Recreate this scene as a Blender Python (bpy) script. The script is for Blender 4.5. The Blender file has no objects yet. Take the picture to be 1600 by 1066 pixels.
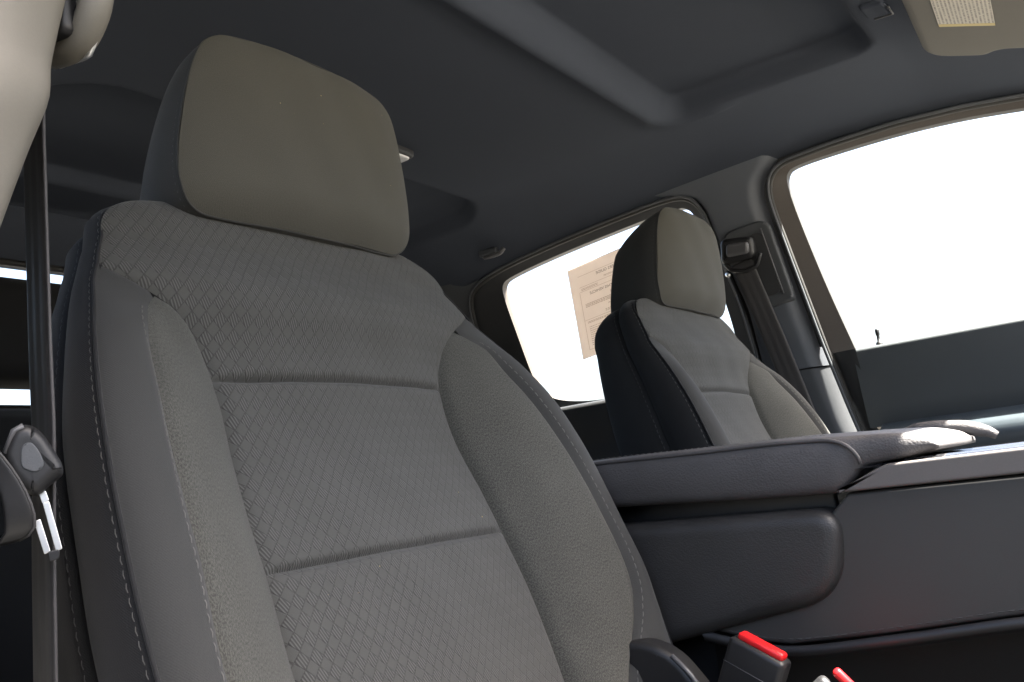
import bpy, bmesh, math, random
import numpy as np
from mathutils import Vector, Matrix, noise

random.seed(4)
scene = bpy.context.scene
COL = scene.collection

# ------------------------------------------------------------------ camera
CAM = np.array([0.916, 0.46, 0.70])
RIGHT = np.array([-0.554, 0.823, -0.125])
DOWN = np.array([-0.067, -0.193, -0.979])
FWD = np.array([-0.830, -0.534, 0.162])
FWD = FWD / np.linalg.norm(FWD)
RIGHT = RIGHT - FWD * (RIGHT @ FWD); RIGHT /= np.linalg.norm(RIGHT)
UPV = np.cross(RIGHT, FWD)
cd = bpy.data.cameras.new('camera')
cam = bpy.data.objects.new('camera', cd); COL.objects.link(cam)
mw = Matrix.Identity(4)
for i in range(3):
    mw[i][0] = RIGHT[i]; mw[i][1] = UPV[i]; mw[i][2] = -FWD[i]; mw[i][3] = CAM[i]
cam.matrix_world = mw
cd.sensor_width = 36.0
cd.lens = 36.0 * 1446.7 / 1600.0
cd.clip_start = 0.01
cd.clip_end = 5000
scene.camera = cam

# ------------------------------------------------------------------ sky, sun, exposure
SUN_EL = math.radians(60.5)
SUN_AZ_LEFT = math.radians(14.0)          # how far the sun stands to the driver's side of straight ahead
sun_dir = Vector((-math.sin(SUN_AZ_LEFT) * math.cos(SUN_EL), math.cos(SUN_AZ_LEFT) * math.cos(SUN_EL), math.sin(SUN_EL)))
world = bpy.data.worlds.new('World'); scene.world = world; world.use_nodes = True
wn = world.node_tree.nodes; wl = world.node_tree.links
bg = wn['Background']
sky = wn.new('ShaderNodeTexSky'); sky.sky_type = 'NISHITA'; sky.sun_disc = False
sky.sun_elevation = SUN_EL
sky.sun_rotation = -SUN_AZ_LEFT
sky.altitude = 0; sky.air_density = 1.0; sky.dust_density = 7.0; sky.ozone_density = 1.0
wl.new(sky.outputs[0], bg.inputs[0]); bg.inputs[1].default_value = 0.06
sd = bpy.data.lights.new('sun', 'SUN'); sd.energy = 5.0; sd.angle = math.radians(0.53); sd.color = (1.0, 0.95, 0.86)
sun = bpy.data.objects.new('sun', sd); COL.objects.link(sun)
sun.rotation_euler = (-sun_dir).to_track_quat('-Z', 'Y').to_euler()
scene.view_settings.view_transform = 'Standard'
scene.view_settings.look = 'None'
scene.view_settings.gamma = 1.0
scene.view_settings.use_curve_mapping = False
scene.view_settings.exposure = 4.0
scene.render.engine = 'CYCLES'
scene.cycles.use_denoising = True
scene.cycles.max_bounces = 10
scene.cycles.diffuse_bounces = 6
scene.cycles.transparent_max_bounces = 12
scene.cycles.sample_clamp_indirect = 6.0
scene.cycles.caustics_reflective = False
scene.cycles.caustics_refractive = False

# ------------------------------------------------------------------ helpers
def smooth01(x):
    x = np.clip(x, 0, 1); return x * x * (3 - 2 * x)

class Curve1:
    """cubic Hermite through knots, with limited slopes"""
    def __init__(self, pts):
        p = np.array(pts, float); self.x = p[:, 0]; self.y = p[:, 1]
        d = np.diff(self.y) / np.diff(self.x)
        m = np.zeros(len(p)); m[0] = d[0]; m[-1] = d[-1]
        for i in range(1, len(p) - 1):
            m[i] = 0 if d[i-1] * d[i] <= 0 else 2 * d[i-1] * d[i] / (d[i-1] + d[i])
        self.m = m
    def __call__(self, t):
        t = np.clip(np.asarray(t, float), self.x[0], self.x[-1])
        i = np.clip(np.searchsorted(self.x, t, side='right') - 1, 0, len(self.x) - 2)
        h = self.x[i+1] - self.x[i]; s = (t - self.x[i]) / h
        return ((2*s**3 - 3*s**2 + 1) * self.y[i] + (s**3 - 2*s**2 + s) * h * self.m[i]
                + (-2*s**3 + 3*s**2) * self.y[i+1] + (s**3 - s**2) * h * self.m[i+1])

def link(o, parent=None):
    COL.objects.link(o)
    if parent is not None: o.parent = parent
    return o

def tag(o, label=None, cat=None, group=None, kind=None):
    if label: o['label'] = label
    if cat: o['category'] = cat
    if group: o['group'] = group
    if kind: o['kind'] = kind
    return o

def empty(name, loc=(0, 0, 0), label=None, cat=None, group=None, kind=None):
    o = bpy.data.objects.new(name, None); o.location = loc; o.empty_display_size = 0.05
    COL.objects.link(o); return tag(o, label, cat, group, kind or ('thing' if cat and cat != 'door' else None))

def mesh(name, verts, faces, mat, parent=None, smooth=True, uvs=None, off=None):
    me = bpy.data.meshes.new(name)
    V = np.asarray(verts, float)
    if off is not None: V = V - np.asarray(off, float)
    me.from_pydata(V.tolist(), [], [list(map(int, f)) for f in faces])
    if uvs is not None:
        lay = me.uv_layers.new(name='UVMap')
        U = np.asarray(uvs, float)
        idx = np.zeros(len(me.loops), int); me.loops.foreach_get('vertex_index', idx)
        lay.data.foreach_set('uv', U[idx].astype(np.float32).ravel())
    if smooth:
        me.polygons.foreach_set('use_smooth', [True] * len(me.polygons))
    me.materials.append(M[mat] if isinstance(mat, str) else mat)
    me.update()
    return link(bpy.data.objects.new(name, me), parent)

def grid_faces(nr, nc, wrap=False):
    f = []
    for i in range(nr - 1):
        for j in range(nc if wrap else nc - 1):
            k = (j + 1) % nc
            f.append((i*nc + j, i*nc + k, (i+1)*nc + k, (i+1)*nc + j))
    return f

def gridmesh(name, Pg, mat, parent=None, uvg=None, flip=False, off=None, smooth=True):
    nr, nc = Pg.shape[:2]
    f = grid_faces(nr, nc)
    if flip: f = [q[::-1] for q in f]
    return mesh(name, Pg.reshape(-1, 3), f, mat, parent, smooth, None if uvg is None else uvg.reshape(-1, 2), off)

def tube_data(path, r, n=8, closed=False, flat=None):
    path = np.asarray(path, float); m = len(path)
    T = np.gradient(path, axis=0) if not closed else np.roll(path, -1, 0) - np.roll(path, 1, 0)
    T /= np.linalg.norm(T, axis=1)[:, None] + 1e-12
    nrm = np.cross(T[0], [0, 0, 1.0])
    if np.linalg.norm(nrm) < 1e-3: nrm = np.cross(T[0], [1.0, 0, 0])
    nrm /= np.linalg.norm(nrm)
    V = []
    rr = np.broadcast_to(r, (m,))
    for i in range(m):
        nrm = nrm - T[i] * (nrm @ T[i]); nrm /= np.linalg.norm(nrm) + 1e-12
        b = np.cross(T[i], nrm)
        for k in range(n):
            a = 2 * math.pi * k / n
            V.append(path[i] + rr[i] * (math.cos(a) * nrm + math.sin(a) * b))
    F = grid_faces(m, n, wrap=True)
    if closed:
        for k in range(n): F.append(((m-1)*n + k, (m-1)*n + (k+1) % n, (k+1) % n, k))
    else:
        F.append(tuple(range(n))[::-1]); F.append(tuple((m-1)*n + k for k in range(n)))
    return V, F

def tube(name, path, r, mat, parent=None, n=8, closed=False, off=None):
    V, F = tube_data(path, r, n, closed); return mesh(name, V, F, mat, parent, True, None, off)

def resample(path, step):
    path = np.asarray(path, float)
    d = np.r_[0, np.cumsum(np.linalg.norm(np.diff(path, axis=0), axis=1))]
    n = max(2, int(d[-1] / step) + 1); s = np.linspace(0, d[-1], n)
    return np.stack([np.interp(s, d, path[:, k]) for k in range(path.shape[1])], 1)

def fillet(poly, r, n=6, closed=True):
    """round the corners of a 2-D/3-D polyline; r a number or one per corner"""
    poly = np.asarray(poly, float); m = len(poly); out = []
    rs = [r] * m if np.isscalar(r) else r
    for i in range(m):
        if not closed and i in (0, m - 1): out.append(poly[i]); continue
        p, a, b = poly[i], poly[i-1], poly[(i+1) % m]
        da, db = a - p, b - p; la, lb = np.linalg.norm(da), np.linalg.norm(db)
        rr = min(rs[i], la * .49, lb * .49)
        A, B = p + da / la * rr, p + db / lb * rr
        if rr < 1e-6: out.append(p); continue
        for k in range(n + 1):
            t = k / n; out.append((1-t)**2 * A + 2*t*(1-t) * p + t*t * B)
    return np.array(out)

def stitches(name, path, normals, mat, parent, pitch=.0072, length=.0048, wid=.0006, h=.0005, off=None):
    path = np.asarray(path, float); normals = np.asarray(normals, float)
    d = np.r_[0, np.cumsum(np.linalg.norm(np.diff(path, axis=0), axis=1))]
    V, F = [], []
    s = pitch
    while s + length < d[-1]:
        ps = [np.array([np.interp(s + q, d, path[:, k]) for k in range(3)]) for q in (0, length/2, length)]
        nv = np.array([np.interp(s + length/2, d, normals[:, k]) for k in range(3)]); nv /= np.linalg.norm(nv) + 1e-9
        tv = ps[2] - ps[0]; tv /= np.linalg.norm(tv) + 1e-9
        sv = np.cross(nv, tv); o = len(V)
        jit = random.uniform(-.00018, .00018)
        for p, hh, ww in ((ps[0], -.0001, .6), (ps[1], h, 1), (ps[2], -.0001, .6)):
            p = p + sv * jit
            V += [p - sv*wid*ww + nv*(hh - .0003), p - sv*wid*ww*.6 + nv*hh, p + sv*wid*ww*.6 + nv*hh, p + sv*wid*ww + nv*(hh - .0003)]
        F += [(o+4*i+j, o+4*i+j+1, o+4*i+j+5, o+4*i+j+4) for i in range(2) for j in range(3)]
        s += pitch * random.uniform(.97, 1.03)
    if V: mesh(name, V, F, mat, parent, True, None, off)

def rbox(name, cx, cy, cz, sx, sy, sz, r, mat, parent=None, seg=3, rot=None, taper=None):
    bm = bmesh.new(); bmesh.ops.create_cube(bm, size=1.0)
    for v in bm.verts:
        v.co = Vector((v.co.x * sx, v.co.y * sy, v.co.z * sz))
        if taper and v.co.z > 0: v.co.x *= taper[0]; v.co.y *= taper[1]
    bmesh.ops.bevel(bm, geom=list(bm.edges), offset=r, segments=seg, profile=.5, affect='EDGES')
    me = bpy.data.meshes.new(name)
    mt = Matrix.Translation((cx, cy, cz)) @ (rot.to_4x4() if rot is not None else Matrix.Identity(4))
    bm.transform(mt); bm.to_mesh(me); bm.free()
    me.polygons.foreach_set('use_smooth', [True] * len(me.polygons))
    me.materials.append(M[mat]); me.update()
    return link(bpy.data.objects.new(name, me), parent)

def slab(name, poly, mapf, d0, d1, mat, parent=None, bev=.004, smooth=True):
    """outline poly (y,z) raised from depth d0 to d1 with a bevelled rim; mapf(a,b,d)->xyz"""
    poly = np.asarray(poly, float); n = len(poly)
    prev, nxt = np.roll(poly, 1, 0), np.roll(poly, -1, 0)
    tn = nxt - prev; tn /= np.linalg.norm(tn, axis=1)[:, None] + 1e-12
    area = 0.5 * np.sum(poly[:, 0] * nxt[:, 1] - nxt[:, 0] * poly[:, 1])
    nin = np.stack([-tn[:, 1], tn[:, 0]], 1) * (1 if area > 0 else -1)
    rings = []
    sg = 1 if d1 > d0 else -1
    rings.append([(p[0], p[1], d0) for p in poly])
    for a in np.linspace(0, math.pi/2, 5):
        off = bev * (1 - math.cos(a)); dd = d1 - sg * bev + sg * bev * math.sin(a)
        rings.append([(p[0] + q[0]*off, p[1] + q[1]*off, dd) for p, q in zip(poly, nin)])
    c = poly.mean(0); off = bev * 1.25
    rings.append([(p[0] + q[0]*off, p[1] + q[1]*off, d1) for p, q in zip(poly, nin)])
    V = [mapf(*p) for r in rings for p in r]
    F = grid_faces(len(rings), n, wrap=True)
    F.append(tuple((len(rings)-1)*n + k for k in range(n)))
    o = mesh(name, V, F, mat, parent, smooth)
    o.data.polygons[len(F) - 1].use_smooth = False
    return o

def autosmooth(o, ang=35):
    me = o.data
    try:
        me.set_sharp_from_angle(angle=math.radians(ang))
    except Exception:
        pass
    return o

# ------------------------------------------------------------------ materials
M = {}
def newmat(name):
    m = bpy.data.materials.new(name); m.use_nodes = True; M[name] = m
    nt = m.node_tree; return m, nt, nt.nodes['Principled BSDF']
def nd(nt, typ, **kw):
    n = nt.nodes.new(typ)
    for k, v in kw.items(): setattr(n, k, v)
    return n
def mth(nt, op, a, b=None, c=None):
    n = nt.nodes.new('ShaderNodeMath'); n.operation = op
    for i, v in enumerate((a, b, c)):
        if v is None: continue
        if isinstance(v, (int, float)): n.inputs[i].default_value = v
        else: nt.links.new(v, n.inputs[i])
    return n.outputs[0]
def mixc(nt, fac, a, b):
    n = nt.nodes.new('ShaderNodeMix'); n.data_type = 'RGBA'
    if isinstance(fac, (int, float)): n.inputs[0].default_value = fac
    else: nt.links.new(fac, n.inputs[0])
    for s, v in ((6, a), (7, b)):
        if isinstance(v, tuple): n.inputs[s].default_value = (*v, 1)
        else: nt.links.new(v, n.inputs[s])
    return n.outputs[2]
def coords(nt, scale, uv=False):
    t = nt.nodes.new('ShaderNodeTexCoord'); mp = nt.nodes.new('ShaderNodeMapping')
    mp.inputs['Scale'].default_value = scale if isinstance(scale, tuple) else (scale,)*3
    nt.links.new(t.outputs['UV' if uv else 'Object'], mp.inputs[0]); return mp.outputs[0]
def noisetex(nt, vec, scale, detail=3, rough=.55):
    n = nt.nodes.new('ShaderNodeTexNoise'); n.inputs['Scale'].default_value = scale
    n.inputs['Detail'].default_value = detail; n.inputs['Roughness'].default_value = rough
    nt.links.new(vec, n.inputs['Vector']); return n.outputs[0]
def bump(nt, bsdf, h, strength, dist):
    b = nt.nodes.new('ShaderNodeBump'); b.inputs['Strength'].default_value = strength; b.inputs['Distance'].default_value = dist
    nt.links.new(h, b.inputs['Height']); nt.links.new(b.outputs[0], bsdf.inputs['Normal'])
def ramp(nt, v, lo, hi):
    n = nt.nodes.new('ShaderNodeMapRange'); n.inputs[1].default_value = lo; n.inputs[2].default_value = hi
    nt.links.new(v, n.inputs[0]); return n.outputs[0]

def m_plain(name, col, rough=.6, spec=.5, nscale=400, nstr=.15, ndist=.0004, var=.12, coat=0.0, big=9):
    m, nt, b = newmat(name)
    vec = coords(nt, 1.0)
    n1 = noisetex(nt, vec, nscale, 4); n2 = noisetex(nt, vec, big, 5, .6)
    lo = tuple(c * (1 - var) for c in col); hi = tuple(c * (1 + var) for c in col)
    f = mth(nt, 'MULTIPLY_ADD', n1, .5, mth(nt, 'MULTIPLY', n2, .5))
    nt.links.new(mixc(nt, ramp(nt, f, .35, .65), lo, hi), b.inputs['Base Color'])
    nt.links.new(mth(nt, 'MULTIPLY_ADD', mth(nt, 'SUBTRACT', n2, .5), .25, rough), b.inputs['Roughness'])
    b.inputs['Specular IOR Level'].default_value = spec
    b.inputs['Coat Weight'].default_value = coat
    if nstr: bump(nt, b, n1, nstr, ndist)
    return m

def m_leather(name, col, rough=.5, spec=.5, scale=520, strength=.45, dist=.0006):
    m, nt, b = newmat(name)
    vec = coords(nt, 1.0)
    vo = nt.nodes.new('ShaderNodeTexVoronoi'); vo.feature = 'F1'; vo.inputs['Scale'].default_value = scale
    wob = nt.nodes.new('ShaderNodeVectorMath'); wob.operation = 'ADD'
    nz = nt.nodes.new('ShaderNodeTexNoise'); nz.inputs['Scale'].default_value = 300; nt.links.new(vec, nz.inputs['Vector'])
    sc = nt.nodes.new('ShaderNodeVectorMath'); sc.operation = 'SCALE'; sc.inputs['Scale'].default_value = .002
    nt.links.new(nz.outputs['Color'], sc.inputs[0]); nt.links.new(vec, wob.inputs[0]); nt.links.new(sc.outputs[0], wob.inputs[1])
    nt.links.new(wob.outputs[0], vo.inputs['Vector'])
    n2 = noisetex(nt, vec, 14, 5)
    nt.links.new(mixc(nt, ramp(nt, n2, .35, .65), tuple(c*.88 for c in col), tuple(c*1.12 for c in col)), b.inputs['Base Color'])
    nt.links.new(mth(nt, 'MULTIPLY_ADD', mth(nt, 'SUBTRACT', n2, .5), .3, rough), b.inputs['Roughness'])
    b.inputs['Specular IOR Level'].default_value = spec
    inv = mth(nt, 'SUBTRACT', 1.0, vo.outputs['Distance'])
    bump(nt, b, inv, strength, dist)
    return m

def m_knit(name, col, rough=.85, fleck=.25, tight=.2, su=900, sv=900, bstr=.35, sheen=.3, spec=.25):
    """plain or melange woven cloth on metre UVs"""
    m, nt, b = newmat(name)
    vec = coords(nt, (1, 1, 1), uv=True)
    mp = nt.nodes.new('ShaderNodeMapping'); mp.inputs['Scale'].default_value = (su, sv, 1)
    nt.links.new(vec, mp.inputs[0])
    n1 = noisetex(nt, mp.outputs[0], 1.0, 2, .6)
    n0 = noisetex(nt, vec, 25, 5, .6)
    sx = nt.nodes.new('ShaderNodeSeparateXYZ'); nt.links.new(vec, sx.inputs[0])
    wv = mth(nt, 'MULTIPLY', mth(nt, 'SINE', mth(nt, 'MULTIPLY', sx.outputs[0], 2*math.pi/.0014)),
             mth(nt, 'SINE', mth(nt, 'MULTIPLY', sx.outputs[1], 2*math.pi/.0018)))
    lo = tuple(c * (1 - fleck) for c in col); hi = tuple(c * (1 + fleck) for c in col)
    f = mth(nt, 'MULTIPLY_ADD', ramp(nt, n1, .5 - tight, .5 + tight), .7, mth(nt, 'MULTIPLY', n0, .3))
    nt.links.new(mixc(nt, f, lo, hi), b.inputs['Base Color'])
    b.inputs['Roughness'].default_value = rough
    b.inputs['Specular IOR Level'].default_value = spec
    b.inputs['Sheen Weight'].default_value = sheen; b.inputs['Sheen Roughness'].default_value = .5
    bump(nt, b, mth(nt, 'MULTIPLY_ADD', wv, .25, n1), bstr, .0005)
    return m

def m_diamond(name, col):
    m, nt, b = newmat(name)
    vec = coords(nt, (1, 1, 1), uv=True)
    wob = nt.nodes.new('ShaderNodeVectorMath'); wob.operation = 'ADD'
    nz = nt.nodes.new('ShaderNodeTexNoise'); nz.inputs['Scale'].default_value = 12; nz.inputs['Detail'].default_value = 2
    nt.links.new(vec, nz.inputs['Vector'])
    sc = nt.nodes.new('ShaderNodeVectorMath'); sc.operation = 'SCALE'; sc.inputs['Scale'].default_value = .006
    nt.links.new(nz.outputs['Color'], sc.inputs[0]); nt.links.new(vec, wob.inputs[0]); nt.links.new(sc.outputs[0], wob.inputs[1])
    sx = nt.nodes.new('ShaderNodeSeparateXYZ'); nt.links.new(wob.outputs[0], sx.inputs[0])
    X, Y = sx.outputs[0], sx.outputs[1]
    A, B = 1/.0108, 1/.0122
    p = mth(nt, 'MULTIPLY_ADD', X, A, mth(nt, 'MULTIPLY', Y, B))
    q = mth(nt, 'SUBTRACT', mth(nt, 'MULTIPLY', X, A), mth(nt, 'MULTIPLY', Y, B))
    par = mth(nt, 'FLOORED_MODULO', mth(nt, 'SUBTRACT', mth(nt, 'FLOOR', p), mth(nt, 'FLOOR', q)), 2.0)
    mask = mth(nt, 'GREATER_THAN', par, .5)
    def edge(v):
        return mth(nt, 'ABSOLUTE', mth(nt, 'SUBTRACT', mth(nt, 'FRACT', v), .5))     # .5 at a lattice line
    e = mth(nt, 'MAXIMUM', edge(p), edge(q))
    line = ramp(nt, e, .42, .495)
    rib = mth(nt, 'SINE', mth(nt, 'MULTIPLY', mth(nt, 'MULTIPLY_ADD', Y, .38, X), 2*math.pi/.0021))
    ribm = mth(nt, 'MULTIPLY', mth(nt, 'MULTIPLY_ADD', rib, .5, .5), mask)
    mp = nt.nodes.new('ShaderNodeMapping'); mp.inputs['Scale'].default_value = (1500, 900, 1); nt.links.new(vec, mp.inputs[0])
    n1 = noisetex(nt, mp.outputs[0], 1.0, 2)
    n0 = noisetex(nt, vec, 18, 5, .6)
    c1 = mixc(nt, mth(nt, 'MULTIPLY_ADD', n1, .5, mth(nt, 'MULTIPLY', n0, .5)), tuple(c*.78 for c in col), tuple(c*1.22 for c in col))
    c2 = mixc(nt, mth(nt, 'MULTIPLY', ribm, .62), c1, tuple(c*1.75 for c in col))
    dark = mth(nt, 'MULTIPLY', mth(nt, 'SUBTRACT', 1.0, mth(nt, 'MULTIPLY_ADD', rib, .5, .5)), mask)
    c3 = mixc(nt, mth(nt, 'MULTIPLY', dark, .60), c2, tuple(c*.35 for c in col))
    c4 = mixc(nt, mth(nt, 'MULTIPLY', line, .5), c3, tuple(c*.35 for c in col))
    nt.links.new(c4, b.inputs['Base Color'])
    b.inputs['Roughness'].default_value = .82; b.inputs['Specular IOR Level'].default_value = .25
    b.inputs['Sheen Weight'].default_value = .1; b.inputs['Sheen Roughness'].default_value = .5
    h = mth(nt, 'ADD', mth(nt, 'MULTIPLY', ribm, .8), mth(nt, 'MULTIPLY_ADD', line, -1.0, mth(nt, 'MULTIPLY', n1, .3)))
    bump(nt, b, h, .5, .0006)
    return m

def m_simple(name, col, rough=.5, metal=0., spec=.5, emit=None):
    m, nt, b = newmat(name)
    vec = coords(nt, 1.0); n = noisetex(nt, vec, 60, 4)
    nt.links.new(mixc(nt, n, tuple(c*.92 for c in col), tuple(min(1, c*1.08) for c in col)), b.inputs['Base Color'])
    nt.links.new(mth(nt, 'MULTIPLY_ADD', n, .12, rough - .06), b.inputs['Roughness'])
    b.inputs['Metallic'].default_value = metal; b.inputs['Specular IOR Level'].default_value = spec
    return m

def m_glass(name, tint):
    m, nt, b = newmat(name); out = nt.nodes['Material Output']; nt.nodes.remove(b)
    t = nd(nt, 'ShaderNodeBsdfTransparent'); t.inputs[0].default_value = (*tint, 1)
    g = nd(nt, 'ShaderNodeBsdfGlossy'); g.inputs['Roughness'].default_value = .02
    fr = nd(nt, 'ShaderNodeFresnel'); fr.inputs[0].default_value = 1.45
    mx = nd(nt, 'ShaderNodeMixShader')
    nt.links.new(fr.outputs[0], mx.inputs[0]); nt.links.new(t.outputs[0], mx.inputs[1]); nt.links.new(g.outputs[0], mx.inputs[2])
    nt.links.new(mx.outputs[0], out.inputs[0]); return m

m_diamond('cloth_diamond', (.0635, .0632, .0585))
m_knit('cloth_melange', (.061, .0605, .0525), fleck=.50, tight=.11, su=1300, sv=560, sheen=.1, bstr=.6)
m_knit('cloth_plain', (.036, .0362, .0345), fleck=.16, su=1100, sv=1100, bstr=.2, sheen=.12)
m_knit('cloth_side', (.0145, .0147, .0155), fleck=.2, su=1100, sv=1100, bstr=.25, sheen=.1)
m_knit('cloth_headrest', (.066, .0635, .052), fleck=.22, su=1300, sv=1300, bstr=.2, sheen=.12)
m_simple('thread', (.105, .102, .094), .8)
m_simple('thread_dark', (.05, .05, .05), .8)
m_leather('leather', (.062, .059, .060), rough=.60)
m_leather('leather_bin', (.025, .0245, .0245), rough=.5, scale=650, strength=.3)
m_plain('plastic_dark', (.030, .031, .033), rough=.55, nscale=900, nstr=.12)
m_plain('plastic_panel', (.036, .0345, .0325), rough=.6, nscale=1100, nstr=.2, var=.08)
m_plain('plastic_rail', (.105, .095, .090), rough=.5, nscale=700, nstr=.05, var=.06)
m_plain('plastic_gloss', (.018, .018, .02), rough=.16, nscale=50, nstr=.02, var=.1)
m_plain('plastic_black', (.012, .012, .013), rough=.45, nscale=600, nstr=.05)
m_plain('pillar_shaded', (.092, .101, .116), rough=.6, nscale=900, nstr=.2, var=.05, big=5)  # same trim as the near pillar, far-side shade put into the colour
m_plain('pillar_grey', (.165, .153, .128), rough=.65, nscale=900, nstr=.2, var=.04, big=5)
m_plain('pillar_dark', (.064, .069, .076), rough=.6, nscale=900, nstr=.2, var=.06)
m_plain('headliner', (.056, .064, .081), rough=.95, spec=.1, nscale=1500, nstr=.25, var=.06, big=6)
m_plain('visor_cloth', (.20, .193, .175), rough=.9, spec=.15, nscale=1300, nstr=.2, var=.05, big=6)
m_plain('rubber', (.030, .029, .027), rough=.7, nscale=500, nstr=.1)
m_plain('frame_brown', (.060, .050, .042), rough=.55, nscale=500, nstr=.05)
m_plain('door_panel', (.046, .052, .055), rough=.5, nscale=900, nstr=.2, var=.08)
m_plain('door_rest', (.050, .062, .072), rough=.35, nscale=900, nstr=.15, var=.08)
m_plain('carpet', (.03, .03, .03), rough=1.0, spec=.1, nscale=500, nstr=.6, ndist=.002)
m_plain('asphalt', (.085, .082, .077), rough=.9, nscale=60, nstr=.3, ndist=.01, big=.3)
m_plain('webbing', (.040, .038, .0385), rough=.6, nscale=700, nstr=.1)
m_plain('hood_bounce_paint', (.70, .675, .62), rough=.35, nscale=300, nstr=0, var=.02, coat=.5)  # pale tone chosen to bounce sunlight into the cab
m_simple('chrome', (.86, .86, .85), .38, 1.0)
m_simple('button_red', (.62, .012, .015), .32)
m_simple('lamp_lens', (.80, .80, .82), .3)
m_simple('clip_grey', (.10, .10, .105), .45)
m_simple('ink', (.20, .155, .125), .8)
m_simple('ink_pale', (.46, .38, .32), .8)
m_simple('label_yellow', (.62, .50, .20), .6)
m_glass('window_glass', (.93, .95, .94))
def m_paper(name, col):
    m, nt, b = newmat(name); out = nt.nodes['Material Output']
    vec = coords(nt, 1.0); n = noisetex(nt, vec, 30, 4)
    c = mixc(nt, n, tuple(x*.95 for x in col), tuple(min(1, x*1.05) for x in col))
    nt.links.new(c, b.inputs['Base Color']); b.inputs['Roughness'].default_value = .9
    tr = nd(nt, 'ShaderNodeBsdfTranslucent'); nt.links.new(c, tr.inputs[0])
    mx = nd(nt, 'ShaderNodeMixShader'); mx.inputs[0].default_value = .21
    nt.links.new(b.outputs[0], mx.inputs[1]); nt.links.new(tr.outputs[0], mx.inputs[2]); nt.links.new(mx.outputs[0], out.inputs[0])
m_paper('paper', (.86, .80, .75))
def m_label():
    m, nt, b = newmat('label_print')
    vec = coords(nt, (1, 1, 1), uv=True)
    sx = nt.nodes.new('ShaderNodeSeparateXYZ'); nt.links.new(vec, sx.inputs[0])
    row = mth(nt, 'FRACT', mth(nt, 'MULTIPLY', sx.outputs[0], 15.0))
    inrow = mth(nt, 'MULTIPLY', mth(nt, 'GREATER_THAN', row, .28), mth(nt, 'LESS_THAN', row, .78))
    mp = nt.nodes.new('ShaderNodeMapping'); mp.inputs['Scale'].default_value = (15, 80, 1); nt.links.new(vec, mp.inputs[0])
    n = noisetex(nt, mp.outputs[0], 1.0, 2, .7)
    ink = mth(nt, 'MULTIPLY', inrow, mth(nt, 'GREATER_THAN', n, .46))
    nt.links.new(mixc(nt, mth(nt, 'MULTIPLY', ink, .7), (.66, .62, .54), (.16, .14, .12)), b.inputs['Base Color'])
    b.inputs['Roughness'].default_value = .7
m_label()

# ------------------------------------------------------------------ the cab shell
def fside(y, z, d=0.0):
    """far (driver) side trim surface; d inwards"""
    return (-.78 + (z - .876) * .247 + d, y, z)
def nside(y, z, d=0.0):
    p = fside(y, z, d); return (-p[0], p[1], p[2])

EDGE = Curve1([(-1.0, 1.10), (-.75, 1.145), (-.60, 1.172), (-.46, 1.190), (-.19, 1.214), (0, 1.226), (.12, 1.232), (.28, 1.228), (.42, 1.212), (.62, 1.18)])
ZC = Curve1([(-1.0, 1.235), (-.93, 1.262), (-.80, 1.270), (.27, 1.270), (.36, 1.256), (.46, 1.232), (.62, 1.19)])
def rrect_sd(x, y, x0, x1, y0, y1, r):
    cx, cy, hx, hy = (x0+x1)/2, (y0+y1)/2, (x1-x0)/2 - r, (y1-y0)/2 - r
    qx, qy = np.abs(x-cx) - hx, np.abs(y-cy) - hy
    return np.hypot(np.maximum(qx, 0), np.maximum(qy, 0)) + np.minimum(np.maximum(qx, qy), 0) - r
def headliner_z(x, y):
    e, c = EDGE(y), ZC(y)
    ax = np.abs(x)
    g = np.clip((ax - .50) / .20, 0, 1) ** 2.2
    z = c - (c - e) * g
    z = z + .034 * smooth01(-rrect_sd(x, y, -.475, .475, -.080, .262, .045) / .020)
    rim = np.exp(-((rrect_sd(x, y, -.475, .475, -.080, .262, .045) - .012) / .010) ** 2)
    z = z - .009 * rim * (1 - smooth01((y - .0)/.05))
    z = z + .022 * smooth01(-rrect_sd(x, y, -.60, .31, -.86, -.515, .10) / .018)
    return z
gy = np.linspace(-.97, .572, 198); gx = np.r_[np.linspace(-.715, -.40, 66), np.linspace(-.395, .395, 100), np.linspace(.40, .715, 66)]
GX, GY = np.meshgrid(gx, gy)
GZ = headliner_z(GX, GY)
sc_x = np.where(np.abs(GX) > .5, 1 + 0 * GX, 1.0)
hl = gridmesh('headliner', np.stack([GX, GY, GZ], -1), 'headliner', flip=True)
tag(hl, 'dark grey moulded roof lining with two shallow recesses', kind='structure')

# floor, rear wall, ground
mesh('floor', [(-.85, -1.0, .15), (.80, -1.0, .15), (.80, 1.2, .15), (-.85, 1.2, .15)], [(0, 1, 2, 3)], 'carpet')['kind'] = 'structure'
g = mesh('ground', [(-900, -900, -.45), (900, -900, -.45), (900, 900, -.45), (-900, 900, -.45)], [(0, 1, 2, 3)], 'asphalt'); g['kind'] = 'structure'

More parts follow.
